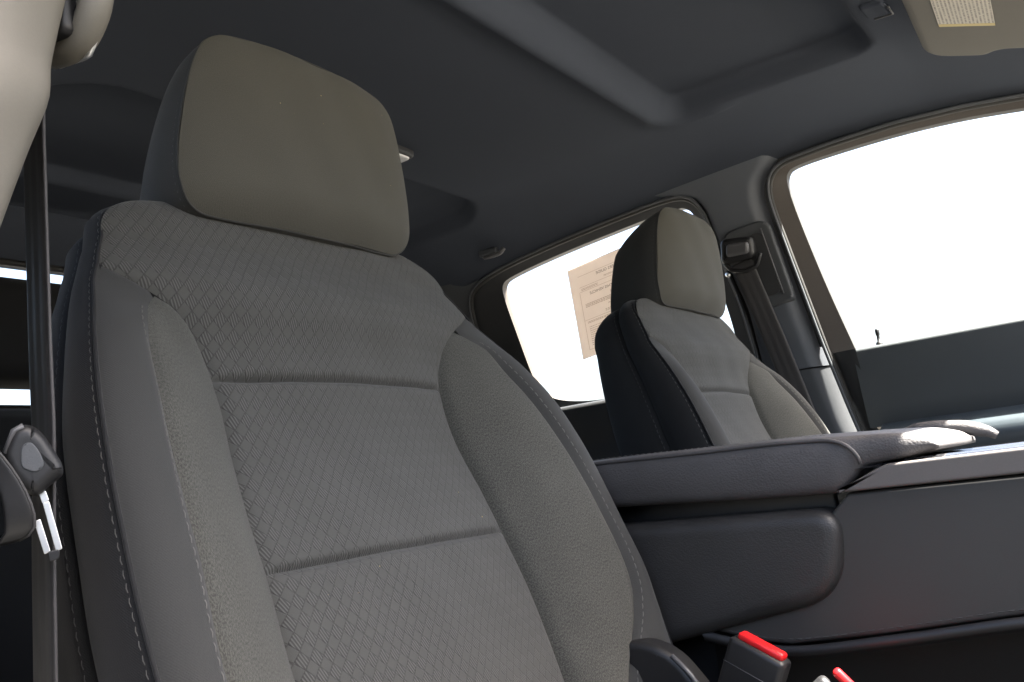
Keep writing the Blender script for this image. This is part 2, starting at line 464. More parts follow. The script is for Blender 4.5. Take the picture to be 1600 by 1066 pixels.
# rear wall with its window opening
def ywall(x, z, d=0.0): return (x, -.955 + d, z)
rw = empty('rear_wall', (0, -.955, .15)); rw['kind'] = 'structure'
def strip_ring(name, outer, inner, mapf, d0, d1, mat, parent, smooth=True):
    """a flat ring between two outlines plus its inner return"""
    n = len(outer)
    V = [mapf(*p, d0) for p in outer] + [mapf(*p, d0) for p in inner] + [mapf(*p, d1) for p in inner]
    F = []
    for k in range(n):
        j = (k + 1) % n
        F += [(k, j, n + j, n + k), (n + k, n + j, 2*n + j, 2*n + k)]
    return mesh(name, V, F, mat, parent, smooth)
inner = fillet([(-.50, .925), (.50, .925), (.47, 1.158), (-.47, 1.158)], .04, 5)
def to_rect(p, x0, x1, z0, z1):
    c = p.mean(0); out = []
    for q in p:
        d = q - c
        s = min((x1-c[0])/d[0] if d[0] > 1e-9 else (x0-c[0])/d[0] if d[0] < -1e-9 else 9e9,
                (z1-c[1])/d[1] if d[1] > 1e-9 else (z0-c[1])/d[1] if d[1] < -1e-9 else 9e9); out.append(c + d*s)
    return np.array(out)
outer = to_rect(inner, -.86, .86, .10, 1.33)
def off0(o, e):   # move world-space mesh under an Empty with a location
    o.location = (-e.location.x, -e.location.y, -e.location.z); return o
off0(autosmooth(strip_ring('wall_panel', outer, inner, ywall, 0, -.03, 'headliner', rw)), rw)
off0(tube('window_seal', [ywall(*p, .002) for p in inner], .006, 'rubber', rw, 6, True), rw)
off0(mesh('glass', [ywall(*p, -.02) for p in inner], [tuple(range(len(inner)))], 'window_glass', rw, False), rw)

# ---- far side: openings traced on the slanted trim plane (y, z)
front_open = np.array([(.60, 1.170), (.50, 1.192), (.419, 1.206), (.329, 1.217), (.231, 1.223), (.126, 1.222), (.035, 1.216), (.010, 1.200), (.002, 1.165), (.005, 1.13), (.015, 1.046), (.034, .892), (.051, .774), (.064, .70), (.08, .50), (.09, .30)])
front_glass = np.array([(.60, 1.158), (.50, 1.181), (.417, 1.195), (.329, 1.207), (.231, 1.213), (.126, 1.213), (.050, 1.210), (.036, 1.200), (.033, 1.180), (.037, 1.132), (.047, 1.06), (.060, .978), (.080, .874)])
rear_glass = np.array([(-.128, .962), (-.140, 1.09), (-.146, 1.165), (-.156, 1.190), (-.178, 1.199), (-.30, 1.190), (-.464, 1.175), (-.585, 1.158), (-.606, 1.148), (-.611, 1.125), (-.602, 1.04), (-.590, .935), (-.575, .905), (-.545, .885), (-.48, .872), (-.41, .869), (-.16, .869), (-.132, .90)])
rear_open = np.array([(-.090, .962), (-.112, 1.09), (-.122, 1.175), (-.140, 1.204), (-.175, 1.213), (-.30, 1.205), (-.464, 1.190), (-.60, 1.172), (-.668, 1.150), (-.690, 1.12), (-.686, 1.02), (-.672, .93), (-.66, .80), (-.64, .62), (-.60, .40), (-.41, .30), (-.12, .30), (-.092, .60)])

def chaikin(p, closed, n=2):
    p = np.asarray(p, float)
    for _ in range(n):
        q = np.roll(p, -1, 0) if closed else p[1:]
        b = p if closed else p[:-1]
        out = np.empty((2*len(b), 2)); out[0::2] = .75*b + .25*q; out[1::2] = .25*b + .75*q
        if not closed: out = np.vstack([p[:1], out, p[-1:]])
        p = out
    return p
door_open = chaikin(front_open[:13], False)
front_glass = chaikin(front_glass, False)
rear_open, rear_glass = chaikin(rear_open, True), chaikin(rear_glass, True)
def polyline3(pts, mapf, d): return [mapf(p[0], p[1], d) for p in pts]
def ringstrip(name, A, B, mapf, dA, dB, mat, parent, closed):
    n = len(A); V = [mapf(*p, dA) for p in A] + [mapf(*p, dB) for p in B]
    F = [(k, (k+1) % n, n + (k+1) % n, n + k) for k in range(n if closed else n - 1)]
    return mesh(name, V, F, mat, parent, True)

def prof_strip(name, prof, ys, mapf, mat, parent, smooth=True):
    """door-card profile (depth,z) swept along y"""
    V = [mapf(y, z, d) for y in ys for d, z in prof]
    return mesh(name, V, grid_faces(len(ys), len(prof)), mat, parent, smooth)

def build_front_door(mapf, root):
    go = door_open
    fr = ringstrip('window_frame', go, front_glass, mapf, -.004, -.016, 'frame_brown', root, False)
    ringstrip('glass_channel', front_glass, front_glass + 0, mapf, -.016, -.034, 'rubber', fr, False)
    poly = np.vstack([front_glass, [(.60, .874)]])
    mesh('glass', [mapf(*p, -.028) for p in poly], [tuple(range(len(poly)))], 'window_glass', root, False)
    prof = fillet([(-.030, .872), (-.004, .8765), (.004, .872), (.010, .82), (.014, .765), (.012, .735)], .006, 4, closed=False)
    prof_strip('upper_panel', prof, np.linspace(.078, .95, 12), mapf, 'door_panel', root)
    prof2 = fillet([(.010, .740), (.026, .735), (.070, .722), (.085, .700), (.078, .672), (.03, .64), (.01, .55), (.01, .20)], .014, 5, closed=False)
    prof_strip('arm_rest', prof2, np.linspace(.10, .95, 12), mapf, 'door_rest', root)
    # closing edge of the door, next to the pillar
    e1 = [(.050, .872), (.078, .874)]
    V = []
    for z in np.linspace(.20, .8755, 16):
        y0 = float(np.interp(z, front_open[::-1, 1], front_open[::-1, 0])) + .002
        V += [mapf(y0, z, -.010), mapf(y0 + .012, z, .002), mapf(.11 if z < .735 else .085, z, .008)]
    mesh('closing_edge', V, grid_faces(16, 3), 'plastic_dark', root, True)
    # lock pin
    px, pz = .122, .8765
    base = mapf(px, pz, -.012)
    lp = mesh('lock_pin', *lathe([(.006, 0), (.0055, .004), (.0028, .006), (.0026, .016), (.0036, .018), (.0038, .026), (.003, .028), (0.0001, .0285)], base), 'plastic_black', root)
    return root

def lathe(prof, base, n=14):
    V, F = [], []
    for r, h in prof:
        for k in range(n):
            a = 2*math.pi*k/n; V.append((base[0] + r*math.cos(a), base[1] + r*math.sin(a), base[2] + h))
    F = grid_faces(len(prof), n, wrap=True)
    F.append(tuple((len(prof)-1)*n + k for k in range(n))); return V, F

def world_parts(root):
    """parts were built in world space: keep them there under a root standing elsewhere"""
    for c in root.children:
        c.matrix_parent_inverse = Matrix.Translation(-root.location)
    return root

door = empty('front_door', fside(.4, .15), "driver's side front door with blank white window and dark blue grey inner panel", 'door')
build_front_door(fside, door); world_parts(door)

def build_rear_door(mapf, root):
    fr = ringstrip('window_frame', rear_open, rear_glass, mapf, -.004, -.018, 'plastic_dark', root, True)
    ringstrip('glass_channel', rear_glass, rear_glass, mapf, -.018, -.036, 'frame_brown', fr, True)
    mesh('glass', [mapf(*p, -.030) for p in rear_glass], [tuple(range(len(rear_glass)))], 'window_glass', root, False)
    prof = fillet([(-.020, .866), (.004, .868), (.012, .860), (.018, .78), (.05, .72), (.05, .68), (.02, .62), (.015, .20)], .010, 5, closed=False)
    prof_strip('door_card', prof, np.linspace(-.672, -.100, 10), mapf, 'plastic_dark', root)
rdoor = empty('rear_door', fside(-.4, .15), "driver's side rear door whose bright window carries a paper notice", 'door')
build_rear_door(fside, rdoor); world_parts(rdoor)
ndoor = empty('rear_door', nside(-.4, .15), 'near side rear door behind the front passenger seat', 'door')
build_rear_door(nside, ndoor); world_parts(ndoor)

# body flange behind the weatherstrips
def flange(name, pts, mapf, closed):
    p = np.asarray(pts, float); tn = np.gradient(p, axis=0); nn = np.stack([tn[:, 1], -tn[:, 0]], 1); nn /= np.linalg.norm(nn, axis=1)[:, None]
    c = p.mean(0)
    if np.sum(nn * (p - c)) < 0: nn = -nn
    o = ringstrip(name, p - nn*.004, p + nn*.035, mapf, -.010, -.006, 'plastic_black', None, closed); o['kind'] = 'structure'; return o
flange('door_frame_flange', front_open[:12], fside, False)
flange('door_frame_flange', rear_open, fside, True)
flange('door_frame_flange', rear_open, nside, True)

# weatherstrips round the openings
def seal(name, pts, mapf, closed, label, mat='rubber'):
    p3 = np.array(polyline3(pts, mapf, .002))
    if closed: p3 = np.vstack([p3, p3[:1]])
    p3 = resample(p3, .012)
    # smooth
    for _ in range(2): p3[1:-1] = .25*p3[:-2] + .5*p3[1:-1] + .25*p3[2:]
    root = empty(name, tuple(p3[-1]), label, 'weatherstrip')
    tube('bulb', p3, .0052, mat, root, 8)
    lip = p3 + np.array([.0065 if p3[0, 0] < 0 else -.0065, 0, 0])
    c = np.array([p3[:, 1].mean(), p3[:, 2].mean()])
    outw = np.stack([p3[:, 1] - c[0], p3[:, 2] - c[1]], 1); outw /= np.linalg.norm(outw, axis=1)[:, None]
    lip[:, 1] += outw[:, 0]*.002; lip[:, 2] += outw[:, 1]*.002
    tube('lip', lip, .0030, 'pillar_dark', root, 6)
    world_parts(root); return root
seal('door_seal', front_open, fside, False, "rubber weatherstrip framing the driver's front door opening")
seal('door_seal', rear_open, fside, True, 'rubber weatherstrip round the rear window with the paper notice')

# ---- far B pillar
FRONT_Y = Curve1([(.30, .09), (.50, .08), (.70, .064), (.774, .051), (.892, .034), (1.046, .015), (1.13, .005), (1.165, .003), (1.185, .006), (1.200, .013), (1.212, .026), (1.222, .038), (1.24, .048), (1.27, .05)])
REAR_Y = Curve1([(.30, -.115), (.60, -.092), (.962, -.088), (1.09, -.112), (1.165, -.121), (1.190, -.130), (1.204, -.146), (1.214, -.18), (1.23, -.24), (1.27, -.28)])
def pillar_mesh(name, z0, z1, mapf, mat, parent, d=.012, nz=46):
    V = []; K = 26
    for z in np.linspace(z0, z1, nz):
        yf, yr = float(FRONT_Y(z)) - .004, float(REAR_Y(z)) + .002
        for k in range(K):
            s = k / (K - 1); y = yr + (yf - yr) * s
            # front edge rolls over in a generous radius, rear edge in a smaller one
            tf = np.clip((yf - y) / .034, 0, 1); tr = np.clip((y - yr) / .012, 0, 1)
            dd = d - .030 * (1 - tf)**1.45 - .014 * (1 - math.sqrt(max(0, 1 - (1 - tr)**2)))
            V.append(mapf(y, z, dd))
    return mesh(name, V, grid_faces(nz, K), mat, parent, True)
bp = empty('pillar_trim', fside(-.04, .15), 'grey centre pillar trim between the two white windows, belt outlet in it', 'pillar')
pillar_mesh('upper_trim', .857, 1.262, fside, 'pillar_shaded', bp)
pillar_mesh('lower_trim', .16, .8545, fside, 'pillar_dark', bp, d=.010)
gp = fillet([(-.076, .968), (.004, .979), (.006, .99), (-.006, 1.118), (-.020, 1.128), (-.086, 1.122), (-.100, 1.105)], .014, 5)
gd = slab('belt_cover', gp, fside, .006, .020, 'pillar_dark', bp, .005)
gp2 = fillet([(-.066, .990), (-.012, .996), (-.022, 1.108), (-.088, 1.100)], .012, 5)
slab('cover_inset', gp2, fside, .020, .0225, 'plastic_dark', gd, .002)
rb = tube('cover_rib', resample([fside(-.010, .992, .022), fside(-.016, 1.05, .022), fside(-.022, 1.112, .022)], .01), .0016, 'clip_grey', gd, 6)
V = []
for z in np.linspace(.16, 1.27, 20):
    V += [fside(float(REAR_Y(z)) - .004, z, -.024), fside(float(FRONT_Y(z)) + .004, z, -.024)]
mesh('pillar_core', V, grid_faces(20, 2), 'plastic_black', bp, True)
world_parts(bp)
for c in gd.children: c.matrix_parent_inverse = Matrix.Identity(4)

# far seat belt: outlet loop and webbing
fb = empty('seat_belt', fside(-.03, .5), "dark seat belt hanging from the far pillar behind the driver's seat", 'seat belt')
lp = fillet([(-.104, 1.062), (-.040, 1.060), (-.034, 1.100), (-.094, 1.108)], .012, 5)
slab('guide_housing', lp, fside, .020, .044, 'plastic_black', fb, .010)
lp3 = fillet([(-.088, 1.072), (-.046, 1.070), (-.042, 1.090), (-.082, 1.094)], .007, 4)
gl = slab('guide_loop', lp3, fside, .040, .052, 'clip_grey', fb, .005)
tube('guide_lip', resample([fside(-.098, 1.066, .034), fside(-.088, 1.050, .036), fside(-.062, 1.042, .038), (fside(-.040, 1.048, .036)), fside(-.030, 1.068, .034)], .006), .0042, 'plastic_black', fb, 8)
tube('guide_bolt', [fside(-.100, 1.046, .03), fside(-.094, 1.042, .038)], .004, 'chrome', fb, 8)
def ribbon(name, pts, wv, mat, parent, thick=.0012, ny=12, ribs=.0003):
    """flat webbing: centre line pts, half-width vectors wv"""
    pts = np.asarray(pts, float); wv = np.asarray(wv, float)
    T = np.gradient(pts, axis=0); V = []; N = []
    K = ny
    for i in range(len(pts)):
        n = np.cross(T[i], wv[i]); n /= np.linalg.norm(n) + 1e-12
        for side in (1, -1):
            for k in range(K):
                s = -1 + 2*k/(K-1) if side == 1 else 1 - 2*k/(K-1)
                rib = ribs * math.cos(s * 9)
                V.append(pts[i] + wv[i]*s + n*side*(thick*(1 - .5*abs(s)**8) + rib))
    F = grid_faces(len(pts), 2*K, wrap=True)
    F.append(tuple(range(2*K))[::-1]); F.append(tuple((len(pts)-1)*2*K + k for k in range(2*K)))
    return mesh(name, V, F, mat, parent, True)
bpts = resample([fside(-.066, 1.060, .036), fside(-.060, 1.02, .034), fside(-.040, .90, .034), fside(-.022, .78, .036), fside(.0, .62, .04), fside(.01, .45, .04)], .02)
ribbon('webbing', bpts, np.tile([.0, .019, .004], (len(bpts), 1)), 'webbing', fb)
world_parts(fb)

# C pillar and rear quarter, both sides
for mapf, lab, yy in ((fside, 'dark rear corner pillar behind the window with the notice', -.8), (nside, 'dark rear corner pillar on the near side', -.8)):
    cp = empty('corner_pillar', mapf(yy, .15), lab, 'pillar')
    V = []
    zs = np.linspace(.15, 1.22, 28)
    for z in zs:
        yf = float(np.interp(z, [.15, .62, .80, .93, 1.02, 1.12, 1.16, 1.22], [-.60, -.645, -.662, -.674, -.688, -.692, -.66, -.58])) + .004
        for s in np.linspace(0, 1, 10):
            y = yf + (-.96 - yf) * s
            d = .006 + .02 * smooth01(s * 3) + .05 * smooth01((s - .5) * 2)
            V.append(mapf(y, z, d))
    mesh('trim', V, grid_faces(len(zs), 10), 'pillar_dark', cp, True); world_parts(cp)

# ------------------------------------------------------------------ seats
TH = math.radians(16)
CT, ST = math.cos(TH), math.sin(TH)
SEAT_BASE = -.40     # local z of the root below the reference point of the backrest
def S3(u, v, w):
    """seat coordinates: u to the side, v up the backrest, w out of it -> local xyz of the seat root"""
    u, v, w = np.broadcast_arrays(u, v, w)
    return np.stack([-u, -ST*v + CT*w, CT*v + ST*w - SEAT_BASE], -1)
a_u = Curve1([(-.40, .128), (-.2, .138), (-.10, .142), (-.04, .138), (0, .136), (.04, .132), (.08, .129), (.10, .130), (.12, .133), (.14, .141), (.155, .153), (.166, .168), (.175, .183), (.187, .2045)])
a_w = Curve1([(-.40, .026), (-.10, .016), (-.04, .012), (0, .008), (.06, .002), (.10, .004), (.12, .006), (.14, .010), (.16, .015), (.175, .015), (.187, .012)])
b_u = Curve1([(-.40, .150), (-.2, .182), (-.16, .205), (-.14, .218), (-.12, .226), (-.09, .228), (-.04, .224), (0, .221), (.04, .216), (.08, .208), (.12, .197), (.14, .190), (.155, .180), (.166, .168)])
b_w = Curve1([(-.40, .036), (-.2, .05), (-.14, .063), (-.10, .068), (-.04, .066), (0, .062), (.04, .056), (.08, .048), (.12, .036), (.14, .030), (.155, .021), (.166, .0155)])
c_u = Curve1([(-.40, .240), (-.2, .262), (-.12, .263), (-.06, .262), (0, .259), (.06, .252), (.12, .235), (.15, .222), (.18, .2085), (.187, .2045), (.20, .199), (.215, .191)])
c_w = Curve1([(-.40, .045), (-.2, .060), (-.12, .061), (-.06, .057), (0, .054), (.06, .049), (.12, .035), (.15, .024), (.18, .013), (.187, .012), (.215, .006)])
d_u = Curve1([(-.40, .240), (-.06, .255), (0, .251), (.06, .245), (.12, .228), (.18, .203), (.215, .184)])
d_w = Curve1([(-.40, -.01), (-.06, -.006), (.06, -.008), (.12, -.014), (.18, -.026), (.215, -.032)])
e_u = Curve1([(-.40, .215), (-.06, .228), (.06, .219), (.12, .205), (.18, .182), (.215, .165)])
VB, VS, VM, VJ = -.40, .215, .166, .187
def Ttop(s): return VS + .047 * (np.clip(1 - np.abs(s)**5, 0, 1))**.5 + .003*np.abs(s)**2*(1-np.abs(s)**5)
def A_u(v): return np.where(v <= VJ, a_u(v), c_u(v))
def A_w(v): return np.where(v <= VJ, a_w(v), c_w(v))
def seam_fade(v): return 1 - .75*smooth01((v - .105) / .045)
def dip(dist, depth=.0042, wid=.0055): return -depth * np.exp(-(dist / wid) ** 1.5)
def cosp(n): return .5 - .5*np.cos(np.linspace(0, math.pi, n))
def undul(u, v, amp=.0010):
    return amp * (np.sin(u*37 + 1.3*np.sin(v*21)) * np.sin(v*29 + 2*np.sin(u*17)) + .5*np.sin(u*83 + v*61))

def center_panel(name, vlo, vhi, top, root):
    nr, nc = 44, 70
    s = -1 + 2*cosp(nc); t = cosp(nr)
    Sg, Tg = np.meshgrid(s, t)
    if top: Vv = vlo + (Ttop(Sg) - vlo) * Tg
    else: Vv = vlo + (vhi - vlo) * Tg
    Uu = Sg * A_u(np.minimum(Vv, VS))
    Ww = A_w(np.minimum(Vv, VS)) + .004*(1 - Sg**2)*smooth01((Vv - .06)/.06)
    half = A_u(np.minimum(Vv, VS))
    Ww = Ww + .007 * (1 - Sg**2) * np.clip(1 - (Vv - .10) / .12, 0, 1) + .009 * (1 - np.abs(Sg)**3) * smooth01((Vv - .12) / .06)
    edge = (1 - np.abs(Sg)) * half
    Ww = Ww + dip(edge)*seam_fade(Vv) + dip((Tg) * (vhi - vlo), .0070, .0027) * (1 - np.abs(Sg)**14)
    if not top: Ww = Ww + dip((1 - Tg) * (vhi - vlo), .0070, .0027) * (1 - np.abs(Sg)**14)
    if top:
        k = np.clip((Vv - (Ttop(Sg) - .034)) / .034, 0, 1)
        Ww = Ww - .021 * (1 - np.sqrt(np.clip(1 - k**2, 0, 1))) * (1 - Sg**4)
    Ww = Ww + undul(Uu, Vv, .0008) * (1 - Sg**8)
    Pg = S3(Uu, Vv, Ww)
    return gridmesh(name, Pg, 'cloth_diamond', root, np.stack([Uu, Vv], -1))
def center_top_w(s): return float(center_top_curve(s))

def strip_fn(c0u, c0w, c1u, c1w, bulge, sg, pw=.9, dip1=1.0, vend=.2):
    def fn(v, k):
        u0, w0, u1, w1 = c0u(v), c0w(v), c1u(v), c1w(v)
        du, dw = u1 - u0, w1 - w0; L = np.hypot(du, dw) + 1e-6
        b = bulge * np.minimum(1, L / .05) * (.12 + .88*smooth01((vend - v) / .10)) * np.sin(np.pi * np.clip(k, 0, 1)) ** pw
        sgd = dip(k * L, .0042, .0040) + dip((1 - k) * L, .0042, .0040) * (dip1)
        sgd = sgd * seam_fade(v)
        nu, nw = -dw / L, du / L
        u = u0 + du*k + nu*b; w = w0 + dw*k + nw*b + sgd
        w = w + undul(u, v, .0007)*np.sin(np.pi*np.clip(k, 0, 1))
        return S3(sg*u, v, w), L
    return fn
def strip_panel(name, fn, v0, v1, nr, nc, mat, root, flip):
    v = np.linspace(v0, v1, nr); k = cosp(nc)
    Kg, Vg = np.meshgrid(k, v)
    Pg, L = fn(Vg, Kg)
    return gridmesh(name, Pg, mat, root, np.stack([Kg * L, Vg], -1), flip)

def in_u(v): return np.where(v <= VM, b_u(v), a_u(v))
def in_w(v): return np.where(v <= VM, b_w(v), a_w(v))
def loopc(nside=70, ntop=61):
    v = np.linspace(VB, VS, nside)
    out = []
    for f_u, f_w, ut, dv, wt in ((c_u, c_w, .191, 0, None), (d_u, d_w, .184, .003, -.032), (e_u, None, .165, -.012, -.085)):
        L = np.stack([-f_u(v), v, f_w(v) if f_w is not None else np.full_like(v, -.085)], 1)
        s = np.linspace(-1, 1, ntop)[1:-1]
        if wt is None:
            wtop = .006 - .0125 * (1 - s**4) + dip(0*s)*0 - .003
        else: wtop = np.full_like(s, wt)
        Tt = np.stack([s*ut, Ttop(s) + dv*(1-np.abs(s)**5), wtop], 1)
        R = L[::-1].copy(); R[:, 0] *= -1
        out.append(np.vstack([L, Tt, R]))
    return out

def headrest(root):
    hr = mesh('headrest', [(0, 0, 0), (0, 0, 0), (0, 0, 0)], [], 'cloth_side', root) if False else None
    half = np.array([(0, .380), (.06, .380), (.094, .378), (.110, .369), (.119, .348), (.127, .318), (.132, .288), (.132, .264), (.126, .249), (.112, .242), (.08, .240), (0, .239)])
    full = np.vstack([half, np.stack([-half[-2:0:-1, 0], half[-2:0:-1, 1]], 1)])
    loop = resample(np.vstack([full, full[:1]]), .0055)[:-1]
    for _ in range(2): loop = .25*np.roll(loop, 1, 0) + .5*loop + .25*np.roll(loop, -1, 0)
    n = len(loop)
    def fw(v): return .030 + (v - .24) * .345
    c = np.array([0, .305])
    # front cushion: concentric rings
    rings, uv = [], []
    rs = np.sin(np.linspace(.02, math.pi/2, 26))
    for r in rs:
        q = c + (loop - c) * r
        pil = .010 * (1 - r**5) + .004 - .75*q[:, 0]**2
        low = -.016 * np.clip((.262 - q[:, 1]) / .03, 0, 1)**2        # lower edge tucks under
        rings.append(S3(q[:, 0], q[:, 1], fw(q[:, 1]) + pil + low + undul(q[:, 0], q[:, 1], .0008))); uv.append(q)
    lowl = -.016 * np.clip((.262 - loop[:, 1]) / .03, 0, 1)**2
    V = np.array(rings).reshape(-1, 3); F = grid_faces(len(rs), n, wrap=True)
    F = [f[::-1] for f in F]; F.append(tuple(range(n)))
    front = mesh('headrest', V, F, 'cloth_headrest', root, True, np.array(uv).reshape(-1, 2))
    # side band
    V, U = [], []
    for i, t in enumerate(np.linspace(0, 1, 16)):
        sc = 1 + .028*math.sin(math.pi*min(1, t*1.6))*(1 - t) - .235 * t**2.2
        q = c + (loop - c) * np.array([sc, 1 + .010*math.sin(math.pi*t) - .16 * t**2.4])
        ww = fw(loop[:, 1]) + lowl - .100 * t + .004 - .75*loop[:, 0]**2
        if i == 0: q = loop; ww = fw(loop[:, 1]) + lowl + .004 - .75*loop[:, 0]**2 - .0012
        V.append(S3(q[:, 0], q[:, 1], ww)); U.append(np.stack([np.arange(n)*.0055, np.full(n, t*.1)], 1))
    last = V[-1]; cc = last.mean(0)
    V.append(cc + (last - cc)*.8 + np.array([0, -.008, .002])); U.append(U[-1] + [0, .01])
    V.append(cc + (last - cc)*.4 + np.array([0, -.012, .002])); U.append(U[-1] + [0, .03])
    nr = len(V)
    F = [f for f in grid_faces(nr, n, wrap=True)]; F.append(tuple((nr-1)*n + k for k in range(n)))
    mesh('side_band', np.array(V).reshape(-1, 3), F, 'cloth_plain', front, True, np.array(U).reshape(-1, 2))
    seam = S3(loop[:, 0], loop[:, 1], fw(loop[:, 1]) + lowl + .004 - .75*loop[:, 0]**2 - .0014)
    tube('piping', seam, .0010, 'cloth_plain', front, 6, True)
    # stitch row just behind the seam on both flanks
    for sg in (-1, 1):
        idx = [i for i in range(n) if sg*loop[i, 0] > .06 and loop[i, 1] > .243]
        idx.sort(key=lambda i: -loop[i, 1])
        q = loop[idx]; ww = fw(q[:, 1]) + lowl[idx] + .004 - .75*q[:, 0]**2 - .0065
        path = S3(q[:, 0]*1.006, q[:, 1], ww); nn = path - S3(0, .305, 0); nn[:, 1] = 0
        stitches('stitching', path, nn, 'thread_dark', front, .0058, .0040, .00045)
    for sg in (-1, 1):
        tube('post', S3(np.array([sg*.055, sg*.055]), np.array([.20, .262]), np.array([-.03, -.022])), .006, 'chrome', root, 10)
    return front

def make_seat(name, loc, label):
    root = empty(name, loc, label, 'car seat')
    center_panel('centre_panel', .108, .26, True, root)
    center_panel('centre_panel', -.035, .108, False, root)
    center_panel('centre_panel', VB, -.035, False, root)
    for sg in (-1, 1):
        f1 = strip_fn(a_u, a_w, b_u, b_w, .0075, sg, vend=VM)
        strip_panel('bolster_insert', f1, VB, VM, 90, 26, 'cloth_melange', root, sg > 0)
        f2 = strip_fn(in_u, in_w, c_u, c_w, .0095, sg, dip1=.4, vend=VJ)
        pl = strip_panel('bolster_trim', f2, VB, VJ, 96, 22, 'cloth_plain', root, sg > 0)
        # stitch row beside the insert
        vv = np.linspace(VB + .02, VM - .012, 160)
        p0, L = f2(vv, 0*vv); kk = np.minimum(.4, .0058 / L)
        p, _ = f2(vv, kk); p2, _ = f2(vv, kk + .03); dv = np.gradient(p, axis=0); nn = np.cross(dv, p2 - p) * (-sg)
        nn /= np.linalg.norm(nn, axis=1)[:, None] + 1e-9
        nn = np.where((nn[:, 1:2] < 0), -nn, nn)
        stitches('stitching', p + nn*.0002, nn, 'thread', pl, .0075, .0050, .00055)
        vv = np.linspace(VB, .198, 60); kk = np.linspace(0, 1, 8); Kg, Vg = np.meshgrid(kk, vv)
        u0, u1 = A_u(Vg) - .012, c_u(Vg) - .004
        wb = np.where(Kg < .5, a_w(np.minimum(Vg, VJ)) + (in_w(np.minimum(Vg, VJ)) - a_w(np.minimum(Vg, VJ)))*Kg*2, in_w(np.minimum(Vg, VJ)) + (c_w(Vg) - in_w(np.minimum(Vg, VJ)))*(Kg*2 - 1)) - .007 - .012*smooth01((.150 - Vg)/.03)
        gridmesh('foam_core', S3(sg*(u0 + (u1 - u0)*Kg), Vg, wb), 'cloth_side', root, np.stack([u0, Vg], -1), sg > 0)
    C0, D0, E0 = loopc()
    n = len(C0)
    # side band from the piping back to the second seam, slightly bulging
    rows, uvr = [], []
    arc = np.r_[0, np.cumsum(np.linalg.norm(np.diff(C0, axis=0), axis=1))]
    ctr = np.array([0, .05, 0])
    outv = C0 * np.array([1, 1, 0]); outv[:, 1] = np.where(C0[:, 1] > .2, C0[:, 1] - .12, 0); outv /= np.linalg.norm(outv, axis=1)[:, None]
    for k in cosp(14):
        q = C0 + (D0 - C0) * k + outv * (.006*math.sin(math.pi*k) + float(dip(np.array(k*.055), .003, .004)) + float(dip(np.array((1-k)*.055), .0028, .004)))
        rows.append(S3(q[:, 0], q[:, 1], q[:, 2])); uvr.append(np.stack([np.full(n, k*.055), arc], 1))
    sp = gridmesh('side_panel', np.array(rows), 'cloth_side', root, np.array(uvr), True)
    q = C0 + (D0 - C0)*.11 + outv*.0016
    stitches('stitching', S3(q[:, 0], q[:, 1], q[:, 2]), S3(outv[:, 0], outv[:, 1], 0*outv[:, 0]) - S3(0, 0, 0), 'thread', sp, .0075, .0050, .0005)
    tube('piping', S3(C0[:, 0], C0[:, 1], C0[:, 2] - .001), .0013, 'cloth_side', sp, 6)
    rows, uvr = [], []
    for k in np.linspace(0, 1, 12):
        q = D0 + (E0 - D0)*k + outv*(.009*math.sin(math.pi*k)**.8 + float(dip(np.array(k*.07), .003, .004)))
        rows.append(S3(q[:, 0], q[:, 1], q[:, 2])); uvr.append(np.stack([np.full(n, k*.08), arc], 1))
    for sc, dw in ((.96, -.008), (.7, -.016), (.2, -.018)):
        cc = E0.mean(0); q = cc + (E0 - cc)*sc; q[:, 2] = -.085 + dw
        rows.append(S3(q[:, 0], q[:, 1], q[:, 2])); uvr.append(np.stack([np.full(n, .09 + (1-sc)*.1), arc], 1))
    bs = gridmesh('back_shell', np.array(rows), 'cloth_side', root, np.array(uvr), True)
    q = D0 + (E0 - D0)*.07 + outv*.0036
    stitches('stitching', S3(q[:, 0], q[:, 1], q[:, 2]), S3(outv[:, 0], outv[:, 1], 0*outv[:, 0]) - S3(0, 0, 0), 'thread_dark', bs, .0078, .0050, .0005)
    headrest(root)
    # cushion: long padded block with raised flanks, its front half under the frame
    nr, nc = 40, 40
    yy = np.linspace(-.02, .50, nr); uu = np.linspace(-1, 1, nc)
    Ug, Yg = np.meshgrid(uu, yy)
    X = Ug * .185
    Z = -.205 + .022*smooth01((np.abs(Ug) - .5)/.25) - .06*np.clip((np.abs(Ug) - .86)/.14, 0, 1)**2 - .05*np.clip((Yg - .44)/.06, 0, 1)**2 + .004*np.sin(Yg*18)
    Z = Z + .40 + dip(np.abs(np.abs(X) - .112), .004, .005) + dip(np.abs(np.abs(X) - .150), .003, .004)
    cu = gridmesh('seat_cushion', np.stack([X, Yg, Z], -1), 'cloth_side', root, np.stack([X, Yg], -1))
    for sg in (-1, 1):
        xs = np.full(80, sg*.156); ys = np.linspace(.0, .46, 80)
        zs = np.interp(ys, yy, Z[:, int(round((1 + sg*.156/.185)/2*(nc-1)))])
        stitches('stitching', np.stack([xs, ys, zs], 1), np.tile([0, 0, 1.], (80, 1)), 'thread', cu)
    rbox('cushion_side', 0, .24, .078, .372, .52, .21, .02, 'cloth_side', root)
    rbox('seat_base', 0, .22, -.06, .34, .46, .14, .02, 'plastic_dark', root)
    return root

